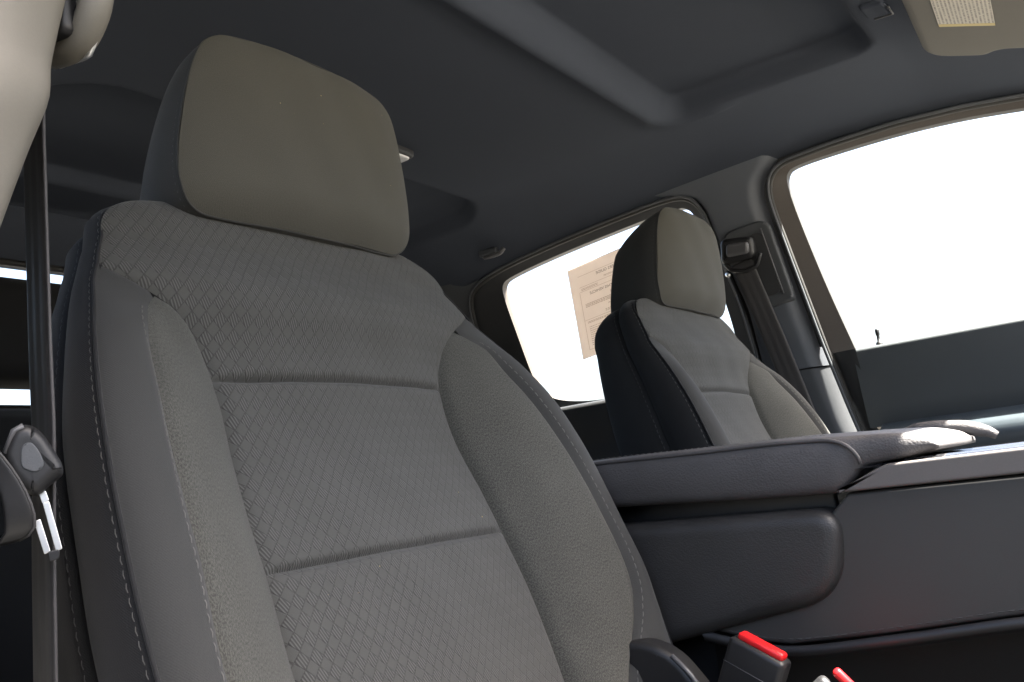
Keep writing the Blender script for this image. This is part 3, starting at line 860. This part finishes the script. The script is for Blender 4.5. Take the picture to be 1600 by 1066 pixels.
near = make_seat('passenger_seat', (.36, -.04, .30), 'large grey cloth front seat nearest the camera, filling the left half')
def copy_tree(o, parent=None):
    c = o.copy(); COL.objects.link(c)
    if parent is not None: c.parent = parent; c.matrix_parent_inverse = o.matrix_parent_inverse.copy()
    for ch in o.children: copy_tree(ch, c)
    return c
far = copy_tree(near)
far.name = 'driver_seat'
far.location = (-.435, -.018, .306)
far['label'] = "smaller far grey cloth front seat beyond the centre console, before the paper notice"
near['group'] = far['group'] = 'front seats'

V, F = [], []
for _ in range(22):
    if random.random() < .35:
        uu_, vv_ = random.uniform(-.09, .10), random.uniform(.26, .37); ww_ = .030 + (vv_ - .24)*.345 + .0135*(1 - (abs(uu_)/.13)**2.6)
    else:
        uu_, vv_ = random.uniform(-.12, .12), random.uniform(-.10, .20); ww_ = float(A_w(np.array(vv_))) + .0085
    p = S3(uu_, vv_, ww_ + .0006); o = len(V); r = random.uniform(.0003, .0007)
    for k in range(3):
        a = random.uniform(0, 6.3); V.append(p + np.array([math.cos(a)*r, .0002*k, math.sin(a)*r]))
    F.append((o, o+1, o+2))
lint = mesh('lint', V, F, 'label_yellow', near, False); lint['kind'] = 'stuff'

# recliner cover beside the near backrest, low by the console
rc = empty('recliner_cover', (.125, .04, .40), 'dark plastic hinge cover low between near seat and red belt buckle', 'cover')
pts = fillet([(-.02, .44), (.145, .44), (.125, .515), (.100, .548), (.075, .560), (.0, .56)], .014, 4)
slab('shell', pts, lambda y, z, d: (.155 + d, y, z), -.01, .012, 'plastic_black', rc, .006)
tube('moulded_edge', [(.166, .098, .548), (.167, .112, .534), (.167, .124, .516)], .0022, 'clip_grey', rc, 6)
world_parts(rc)

# ------------------------------------------------------------------ centre console
con = empty('centre_console', (-.03, .3, .15), 'dark centre console with padded armrest lid between the front seats', 'console')
# armrest lid
ytop = Curve1([(-.16, .7225), (.034, .7205), (.141, .7175), (.20, .7165), (.25, .7135), (.28, .7115), (.304, .7095), (.322, .7050), (.331, .6985)])
ybot = Curve1([(-.16, .682), (.07, .674), (.20, .668), (.247, .667), (.262, .676), (.275, .686), (.30, .689), (.331, .6930)])
XN, XF = .132, -.118
rows = []
ys = np.r_[np.linspace(-.16, .24, 40), np.linspace(.244, .331, 30)]
for y in ys:
    zt, zb = float(ytop(y)), float(ybot(y))
    r = min(.016, (zt - zb)*.45)
    inset = .004*smooth01((y - .25)/.03) + .010*float(smooth01((y - .30)/.031))
    sec = fillet([(XN - .004 - inset, zb), (XN - inset, (zt+zb)/2), (XN - .003 - inset, zt), (0, zt + .004), (XF + .003 + inset, zt), (XF + inset, (zt+zb)/2), (XF + .004 + inset, zb)], [r*.6, .01, r, .05, r, .01, r*.6], 7, True)
    rows.append([(p[0], y, p[1]) for p in sec])
K = len(rows[0])
V = [p for r in rows for p in r]; F = grid_faces(len(rows), K, wrap=True)
F.append(tuple(range(K))); F.append(tuple((len(rows)-1)*K + k for k in range(K)))
lid = mesh('armrest_lid', V, F, 'leather', con, True)
lyy = np.linspace(-.16, .247, 60)
pp = [(XN - .0045, y, float(ytop(y)) - .0022) for y in lyy] + [(XN - .0012, .258, .7085), (XN - .0005, .2665, .7030), (XN - .0005, .2715, .6950), (XN - .001, .2725, .6885)]
pp = resample(pp, .006)
tube('piping', pp, .0018, 'leather', lid, 8)
stitches('stitching', [(p[0] - .0075, p[1], p[2] + .0035) for p in resample([(XN - .0045, y, float(ytop(y)) - .0015) for y in lyy], .006)], np.tile([.2, 0, 1.], (200, 1))[:len(resample([(XN - .0045, y, float(ytop(y)) - .0015) for y in lyy], .006))], 'thread', lid, .0062, .0042, .0005)
# far finger grip at the lid's front edge
gpth = resample([(-.080, .270, .712), (-.083, .30, .7125), (-.086, .325, .709), (-.088, .345, .702), (-.089, .352, .697)], .004)
tube('finger_grip', gpth, np.interp(np.linspace(0, 1, len(gpth)), [0, .15, .8, 1], [.002, .007, .007, .004]), 'leather', lid, 10)
# storage bin body under the lid
bin_poly = fillet([(-.16, .498), (.06, .546), (.240, .584), (.250, .656), (-.16, .662)], [.025, .08, .045, .026, .025], 9)
slab('bin_side', bin_poly, lambda y, z, d: (.108 + d, y, z), -.02, .026, 'leather_bin', con, .012)
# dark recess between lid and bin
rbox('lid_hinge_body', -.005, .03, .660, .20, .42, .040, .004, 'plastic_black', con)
# front body
side_poly = np.array([(.112, .562), (.16, .5495), (.188, .5465), (.27, .5535), (.367, .5645), (.60, .5815), (.95, .6015), (.95, .6665), (.257, .6665), (.238, .650), (.232, .62), (.112, .60)])
slab('side_panel', side_poly, lambda y, z, d: (.098 + d, y, z), -.02, .024, 'plastic_panel', con, .003)
# lower skirt set back under a stitched hem
hem = Curve1([(.112, .560), (.16, .5480), (.188, .5450), (.27, .5520), (.367, .5630), (.60, .580), (.95, .600)])
V = []
hy = np.linspace(.112, .95, 60)
for y in hy:
    h = float(hem(y)); V += [(.1245, y, h + .0010), (.1285, y, h - .003), (.1255, y, h - .008), (.104, y, h - .014), (.097, y, h - .25)]
lo = mesh('lower_skirt', V, grid_faces(60, 5), 'plastic_black', con, True)  # black colour stands in for the shadow gap below the hem
stitches('stitching', [(.1226, y, float(hem(y)) + .006) for y in hy], np.tile([1., 0, 0], (60, 1)), 'thread_dark', lo, .0075, .005, .0006)
# satin rail and glossy deck
rail = fillet([(.246, .6675), (.95, .6680), (.95, .6865), (.292, .6865), (.284, .684)], [.006, .006, .006, .010, .006], 4)
slab('trim_rail', rail, lambda y, z, d: (.104 + d, y, z), -.01, .0245, 'plastic_rail', con, .0022)
V = []
dys = np.linspace(.255, .95, 60); dxs = np.linspace(XF + .004, .127, 40)
for y in dys:
    for x in dxs:
        z = .6845 + .0045*math.exp(-((x - .112)/.010)**2) + .004*math.exp(-((x + .100)/.010)**2)
        sdv = float(rrect_sd(np.array(x), np.array(y), -.075, .085, .38, .62, .03))
        z -= .012*float(smooth01(-sdv/.012)); z += .0025*math.exp(-(sdv/.006)**2)
        V.append((x, y, z))
mesh('deck', V, grid_faces(len(dys), len(dxs)), 'plastic_gloss', con, True)
rbox('inner_body', -.006, .40, .40, .19, 1.05, .48, .02, 'plastic_black', con)
# set the whole console to its true width between the two seats
for c in [k for c in con.children for k in (c, *c.children)]:
    n_ = len(c.data.vertices); co = np.zeros(n_*3); c.data.vertices.foreach_get('co', co); co = co.reshape(-1, 3)
    co = co*np.array([1.0, 1.051, 1.051]) + np.array([-.041, -.0235, -.0357])
    c.data.vertices.foreach_set('co', co.ravel()); c.data.update()
world_parts(con)
for c in con.children:
    for k in c.children: k.matrix_parent_inverse = Matrix.Identity(4)

# ------------------------------------------------------------------ buckles
def buckle(root_loc, label, ang, tilt, red_only=False, scale=1.0):
    r = empty('belt_buckle', root_loc, label, 'buckle', 'seat belt buckles')
    body = rbox('housing', 0, 0, -.034, .019*scale, .050*scale, .072*scale, .0045, 'plastic_black', r, 3)
    rbox('release_button', 0, .0005, .0035, .0115*scale, .041*scale, .0075, .0028, 'button_red', r, 3)
    tube('mould_line', [(.0098*scale, -.024*scale, -.019), (.0100*scale, 0, -.019), (.0098*scale, .024*scale, -.019)], .0003, 'clip_grey', r, 5)
    tube('stalk', [(0, 0, -.07), (0, -.005, -.12), (-.004, -.012, -.2)], .009, 'plastic_black', r, 8)
    r.rotation_euler = (math.radians(tilt), 0, math.radians(ang))
    return r
buckle((.163, .176, .5510), 'black belt buckle with bright red release button beside the console', -8, -27)
buckle((.150, .236, .518), 'second red buckle barely peeking over the bottom edge', 20, -52, scale=.8)

# ------------------------------------------------------------------ near pillar and near seat belt
npil = empty('pillar_trim', (.74, .0, .15), 'pale grey pillar beside the open door at the far left edge', 'pillar')
ex = Curve1([(.40, .800), (.70, .748), (.80, .713), (.837, .700), (.90, .679), (.944, .664), (.97, .657), (1.02, .648), (1.15, .625), (1.27, .605)])
ey = Curve1([(.40, .055), (.70, .055), (.837, .055), (.885, .058), (.912, .062), (.944, .050), (.965, .048), (1.0, .052), (1.15, .055), (1.27, .05)])
def npil_rows(z0, z1, nz, inset=0.0):
    V = []
    for z in np.linspace(z0, z1, nz):
        x, y = float(ex(z)) + inset, float(ey(z)) - inset
        sec = fillet([(x + .012, y - .11), (x, y - .04), (x, y), (x + .035, y + .012), (x + .085, y - .005), (x + .10, y - .05), (x + .10, y - .12)], [.0, .02, .012, .03, .03, .02, 0], 6, closed=False)
        V.append([(p[0], p[1], z) for p in sec])
    return V
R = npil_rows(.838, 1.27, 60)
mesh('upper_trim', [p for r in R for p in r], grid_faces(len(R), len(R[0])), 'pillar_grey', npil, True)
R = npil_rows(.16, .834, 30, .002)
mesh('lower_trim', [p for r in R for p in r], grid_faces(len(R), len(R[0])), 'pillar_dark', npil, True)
world_parts(npil)

nb = empty('seat_belt', (.65, -.01, .45), 'black seat belt hanging along the left edge with tongue and metal plate', 'seat belt')
# upper guide on the pillar
gl_path = resample(fillet([(.642, .020, 1.05), (.640, .046, 1.03), (.640, .050, .985), (.641, .030, .966), (.643, .008, .970)], .015, 5, closed=False), .004)
tube('guide_loop', gl_path, .0085, 'pillar_grey', nb, 10)
gl2 = resample(fillet([(.646, .004, 1.05), (.645, .026, 1.02), (.645, .030, .992), (.646, .014, .978)], .012, 5, closed=False), .004)
tube('guide_inner', gl2, .0075, 'pillar_grey', nb, 10)
rbox('guide_slot', .650, .014, 1.01, .012, .05, .085, .005, 'plastic_black', nb)
tube('guide_bead', resample([(.636, .052, .985), (.637, .034, .961), (.640, .010, .963)], .004), .0016, 'chrome', nb, 6)
wpts = resample([(.650, .006, .985), (.652, .002, .92), (.6525, .000, .80), (.6525, .000, .76), (.653, -.004, .70), (.653, -.008, .62), (.653, -.012, .46)], .012)
wvec = np.tile([.0075, .023, 0], (len(wpts), 1))
ribbon('webbing', wpts, wvec, 'webbing', nb)
edge = wpts + wvec*1.0
tube('webbing_edge', edge, .0010, 'webbing', nb, 6)
# tongue: cover, grey oval, metal plate with a slot
tg = empty('tongue_tmp')
def tongue_pt(a, b, d): # a to the image right, b up, d towards the door opening
    base = np.array([.672, .024, .745]); a, b, d = a*.43, b*.60, d*.6
    ax = np.array([-.82, .55, -.10]); up = np.array([0.03, 0.0, 1.0]); fw = np.array([.50, .85, 0])
    return tuple(base + ax*a + up*b + fw*d)
bpy.data.objects.remove(tg)
cov = fillet([(-.030, .004), (-.018, .024), (-.002, .029), (.012, .022), (.030, -.003), (.031, -.012), (.016, -.020), (.004, -.030), (-.010, -.026), (-.024, -.012)], .008, 5)
cv = slab('tongue_cover', cov, tongue_pt, -.010, .010, 'plastic_black', nb, .009)
slab('tongue_emblem', fillet([(-.012, -.008), (-.010, .010), (.0, .014), (.008, .006), (.013, -.006), (.004, -.012)], .006, 4), tongue_pt, .009, .0112, 'pillar_dark', cv, .0015)
tube('cover_groove', [tongue_pt(-.026, .004, .006), tongue_pt(-.016, .022, .007), tongue_pt(-.006, .026, .007)], .0015, 'clip_grey', cv, 6)
for a0, b0, a1, b1, wd in ((.0105, -.034, .0205, -.072, .0035), (.0005, -.048, .0085, -.074, .0035), (.0075, -.026, .0105, -.034, .0038)):
    t = np.array([a1 - a0, b1 - b0]); t /= np.linalg.norm(t); nn_ = np.array([-t[1], t[0]])*wd
    poly = fillet([np.array([a0, b0]) - nn_, np.array([a1, b1]) - nn_, np.array([a1, b1]) + nn_, np.array([a0, b0]) + nn_], .0012, 3)
    slab('latch_plate', poly, tongue_pt, -.003, -.0005, 'chrome', nb, .0006)
slab('plate_tip', fillet([(.008, -.073), (.021, -.071), (.020, -.079), (.010, -.081)], .003, 4), tongue_pt, -.003, .0, 'plastic_black', nb, .001)
# folded loop of webbing left of the tongue
lpts = resample(fillet([tongue_pt(-.055, .012, .004), tongue_pt(-.036, -.004, .008), tongue_pt(-.022, -.024, .008), tongue_pt(-.016, -.046, .006), tongue_pt(-.018, -.060, .002), tongue_pt(-.034, -.066, -.004)], .012, 5, closed=False), .005)
lw = np.array([(1-t)*np.array([0, .002, .0075]) + t*np.array([-.0065, .0045, .001]) for t in smooth01(np.linspace(0, 1.2, len(lpts)))])
ribbon('folded_webbing', lpts, lw*.8, 'plastic_black', nb, .0008, 12, 0)
tube('fold_edge', lpts + lw*.82, .0008, 'webbing', nb, 6)
world_parts(nb)
for c in nb.children:
    for k in c.children: k.matrix_parent_inverse = Matrix.Identity(4)

# ------------------------------------------------------------------ rear bench
rs = empty('rear_bench', (0, -.80, .15), 'black rear bench seat at the far left behind the belt', 'rear seat')
V = []
xs_ = np.linspace(-.70, .70, 40); tt = np.linspace(0, 1, 24)
for x in xs_:
    for t in tt:
        prof = [( -.66, .45), (-.70, .62), (-.745, .81), (-.765, .880), (-.80, .902), (-.84, .890), (-.87, .80)]
        y = np.interp(t, np.linspace(0, 1, 7), [p[0] for p in prof]); z = np.interp(t, np.linspace(0, 1, 7), [p[1] for p in prof])
        z -= .02*np.clip((abs(x) - .62)/.08, 0, 1)**2
        V.append((x, y, z))
mesh('backrest', V, grid_faces(40, 24), 'cloth_side', rs, True)
rbox('cushion', 0, -.45, .42, 1.40, .50, .14, .03, 'cloth_side', rs)
for hx in (.215, -.215):
    rbox('headrest', hx, -.80, 1.006, .26, .09, .150, .03, 'cloth_side', rs, 5, Matrix.Rotation(math.radians(8), 3, 'X'))
    for q in (-.05, .05):
        tube('post', [(hx + q, -.80, .90), (hx + q, -.80, .97)], .006, 'plastic_black', rs, 8)
world_parts(rs)

# ------------------------------------------------------------------ paper notice on the far rear window
def docp(s, t, d=0.0):
    # s 0..1 towards the front of the car, t 0..1 downwards
    tl, tr, bl = np.array([-.447, 1.141]), np.array([-.262, 1.163]), np.array([-.463, .958])
    p = tl + (tr - tl)*s + (bl - tl)*t
    bow = .002*math.sin(math.pi*s)
    return fside(p[0], p[1], -.024 + bow + d)
doc = empty('paper_notice', docp(.5, 1), 'tan printed paper notice taped to the far rear window', 'notice')
sg_ = np.linspace(0, 1, 13)
V = [docp(s, t, 0) for t in sg_ for s in sg_] + [docp(s, t, -.0006) for t in sg_ for s in sg_]
n2 = 169
F = grid_faces(13, 13) + [tuple(i + n2 for i in f[::-1]) for f in grid_faces(13, 13)]
mesh('sheet', V, F, 'paper', doc, True)
def bar(name, s0, s1, t0, t1, mat, d=.0006):
    V = [docp(s, t, d) for s in np.linspace(s0, s1, 6) for t in (t0, t1)]
    return mesh(name, V, [(2*i, 2*i+1, 2*i+3, 2*i+2) for i in range(5)], mat, doc, True)
# frame lines and printed text rows seen through the sheet
V, F = [], []
def addbar(s0, s1, t0, t1):
    o = len(V); k = 4
    for s in np.linspace(s0, s1, k): V.append(docp(s, t0, .0006)); V.append(docp(s, t1, .0006))
    F.extend([(o+2*i, o+2*i+1, o+2*i+3, o+2*i+2) for i in range(k-1)])
def textrow(s0, s1, t, h):
    s = s0
    while s < s1:
        w = random.uniform(.008, .03); addbar(s, min(s + w, s1), t, t + h); s += w + random.uniform(.004, .008)
for t in (.115, .235, .285):
    addbar(.12, .97, t, t + .003)
addbar(.11, .114, .29, .92); addbar(.11, .97, .92, .923); addbar(.11, .97, .60, .603)
for t in (.255, .268): textrow(.14, .36, t, .006)
for t in (.20, .21): textrow(.45, .95, t, .005)
for t in (.43, .445, .46): textrow(.16, .95, t, .007)
for t in (.555, .57, .622, .634): textrow(.15 if t > .6 else .4, .96, t, .006)
for i, t in enumerate(np.arange(.68, .90, .022)): textrow(.16, .96 if i % 3 else .55, t, .006)
textrow(.45, .52, .50, .006)
fp = mesh('fine_print', V, F, 'ink_pale', doc, True); fp['kind'] = 'stuff'
def lettering(text, s0, s1, t0, t1):
    cu = bpy.data.curves.new('lettering', 'FONT'); cu.body = text; cu.align_x = 'LEFT'
    o = bpy.data.objects.new('lettering_src', cu); COL.objects.link(o)
    bpy.context.view_layer.update()
    dg = bpy.context.evaluated_depsgraph_get(); me = bpy.data.meshes.new_from_object(o.evaluated_get(dg))
    bpy.data.objects.remove(o)
    co = np.array([v.co[:] for v in me.vertices]); mn, mx = co.min(0), co.max(0)
    for v in me.vertices:
        a = (v.co.x - mn[0])/(mx[0] - mn[0]); b = (v.co.y - mn[1])/(mx[1] - mn[1])
        # the sheet faces outwards, so from inside the words run backwards
        v.co = docp(s1 + (s0 - s1)*a, t1 + (t0 - t1)*b, .0008)
    me.name = 'lettering'; me.materials.clear(); me.materials.append(M['ink'])
    link(bpy.data.objects.new('lettering', me), doc)
lettering('BUYERS GUIDE', .36, .68, .135, .165)
lettering('WARRANTIES FOR THIS VEHICLE', .24, .97, .318, .346)
lettering('IMPLIED WARRANTIES', .50, .985, .378, .402)
world_parts(doc)

# ------------------------------------------------------------------ sun visor, small roof fittings
def vis(x, y, d=0.0):
    z0 = 1.234 - .30*(y - .32)
    return (x, y, z0 - d)
vz = empty('sun_visor', vis(-.30, .40), 'grey folded sun visor with printed warning label above the far window', 'visor')
vp = fillet([(-.05, .336), (-.452, .322), (-.462, .395), (-.440, .412), (-.455, .52), (-.05, .53)], [.02, .035, .022, .03, .02, .02], 7)
slab('visor_body', vp, vis, -.010, .010, 'visor_cloth', vz, .009)
def lab(a, b): # image-traced label corners on the visor, a along x, b along y
    p = np.array([-.20, .362]) + a*np.array([-.132, -.006]) + b*np.array([-.012, .060]); return vis(p[0], p[1], .0108)
V = [lab(a, b) for a in (0, .93) for b in (0, 1)]
mesh('warning_label', V, [(0, 1, 3, 2)], 'label_print', vz, False, [(0, 0), (1, 0), (0, 1), (1, 1)])
V = [lab(a, b) for a in (.932, 1) for b in (0, 1)]
mesh('label_strip', V, [(0, 1, 3, 2)], 'label_yellow', vz, False)
world_parts(vz)
vc = empty('visor_clip', (-.23, .305, 1.25), 'small square clip in the roof lining beside the visor', 'clip')
def hlz(x, y, d): return (x, y, float(headliner_z(np.array(x), np.array(y))) - d)
slab('clip_body', fillet([(-.312, .270), (-.356, .272), (-.358, .302), (-.314, .300)], .008, 4), hlz, -.002, .006, 'headliner', vc, .004)
tube('clip_rim', [hlz(-.330, .303, .005), hlz(-.357, .304, .005), hlz(-.360, .280, .005)], .0015, 'clip_grey', vc, 6)
world_parts(vc)

dl = empty('dome_lamp', (-.18, -.43, 1.26), 'small white dome lamp peeking out behind the near headrest', 'lamp')
dp = fillet([(-.238, -.420), (-.11, -.420), (-.11, -.477), (-.238, -.477)], .016, 5)
fr_ = slab('bezel', dp, hlz, -.002, .010, 'plastic_dark', dl, .005)
slab('lens', fillet([(-.231, -.427), (-.117, -.427), (-.117, -.470), (-.231, -.470)], .010, 4), hlz, .009, .013, 'lamp_lens', dl, .003)
world_parts(dl)
hk = empty('coat_hook', fside(-.50, 1.2, .06), 'small dark coat hook on roof lining above the notice window', 'hook')
def hkp(y, d, up=0.0): 
    x = -.665 + d; return np.array([x, y, float(headliner_z(np.array(x), np.array(y))) - up])
hkpath = resample(fillet([hkp(-.600, .0, -.002), hkp(-.598, .004, .014), hkp(-.575, .010, .024), hkp(-.552, .008, .022), hkp(-.545, .004, .010)], .008, 4, closed=False), .003)
tube('hook_arm', hkpath, .0045, 'clip_grey', hk, 8)
rbox('hook_base', *hkp(-.585, 0, .003), .02, .045, .014, .004, 'pillar_dark', hk)
world_parts(hk)

# ------------------------------------------------------------------ front of the cab (closes the room for the light)
dash = empty('dashboard', (0, .95, .15), 'unseen dashboard below the windscreen, coloured pale to bounce light', 'dashboard')
prof = fillet([(1.25, .14), (1.15, .20), (.95, .26), (.86, .32), (.84, .55), (.80, .66), (.82, .74), (.90, .785), (1.30, .80)], .03, 5, closed=False)
V = [(x, y, z) for x in np.linspace(-.82, .82, 24) for y, z in prof]
mesh('dash_top', V, grid_faces(24, len(prof)), 'pillar_grey', dash, True); world_parts(dash)  # unseen dash given a pale warm tone to bounce light upward
for sgx in (-1, 1):
    ap = empty('windscreen_pillar', (sgx*.72, 1.0, .8), 'windscreen pillar on the ' + ("driver's side" if sgx < 0 else "near side"), 'pillar')
    tube('trim', [(sgx*.66, .56, 1.19), (sgx*.70, .80, 1.05), (sgx*.76, 1.30, .80)], .035, 'pillar_dark', ap, 10); world_parts(ap)

# open front passenger door out of view, added and angled to block low light
od = empty('front_door', (.84, 1.0, .15), 'unseen open front passenger door added to block side light', 'door')
HB = np.array([.84, 1.00, 0.0]); DA = np.array([math.sin(math.radians(42)), -math.cos(math.radians(42)), 0]); DN = np.array([-DA[1], DA[0], 0])
def odp(a, z, d): return tuple(HB + DA*a - DN*d*1.0 + np.array([0, 0, z]))
slab('door_card', fillet([(.0, .18), (1.0, .18), (1.02, .874), (.0, .874)], .04, 5), odp, -.03, .03, 'door_panel', od, .02)
tube('window_frame', [odp(.0, .87, 0), odp(.45, 1.18, 0), odp(.85, 1.19, 0), odp(.98, 1.15, 0), odp(1.01, .87, 0)], .022, 'frame_brown', od, 8)
mesh('glass', [odp(.0, .87, 0), odp(1.01, .87, 0), odp(.98, 1.15, 0), odp(.85, 1.19, 0), odp(.45, 1.18, 0)], [(0, 1, 2, 3, 4)], 'window_glass', od, False)
world_parts(od)

hd = empty('bounce_hood', (0, 2.0, .8), 'unseen pale engine hood added to bounce sunlight through the windscreen', 'hood')  # out of view, added as a pale reflector throwing sun into the cab
V = []
for y in np.linspace(1.36, 2.75, 16):
    for x in np.linspace(-.88, .88, 20):
        V.append((x, y, .845 - .05*((y - 1.36)/1.39)**2 - .05*(abs(x)/.88)**4 + .02*float(smooth01((abs(x) - .2)/.1))*(abs(x) < .6)))
mesh('hood_panel', V, grid_faces(16, 20), 'hood_bounce_paint', hd, True); world_parts(hd)
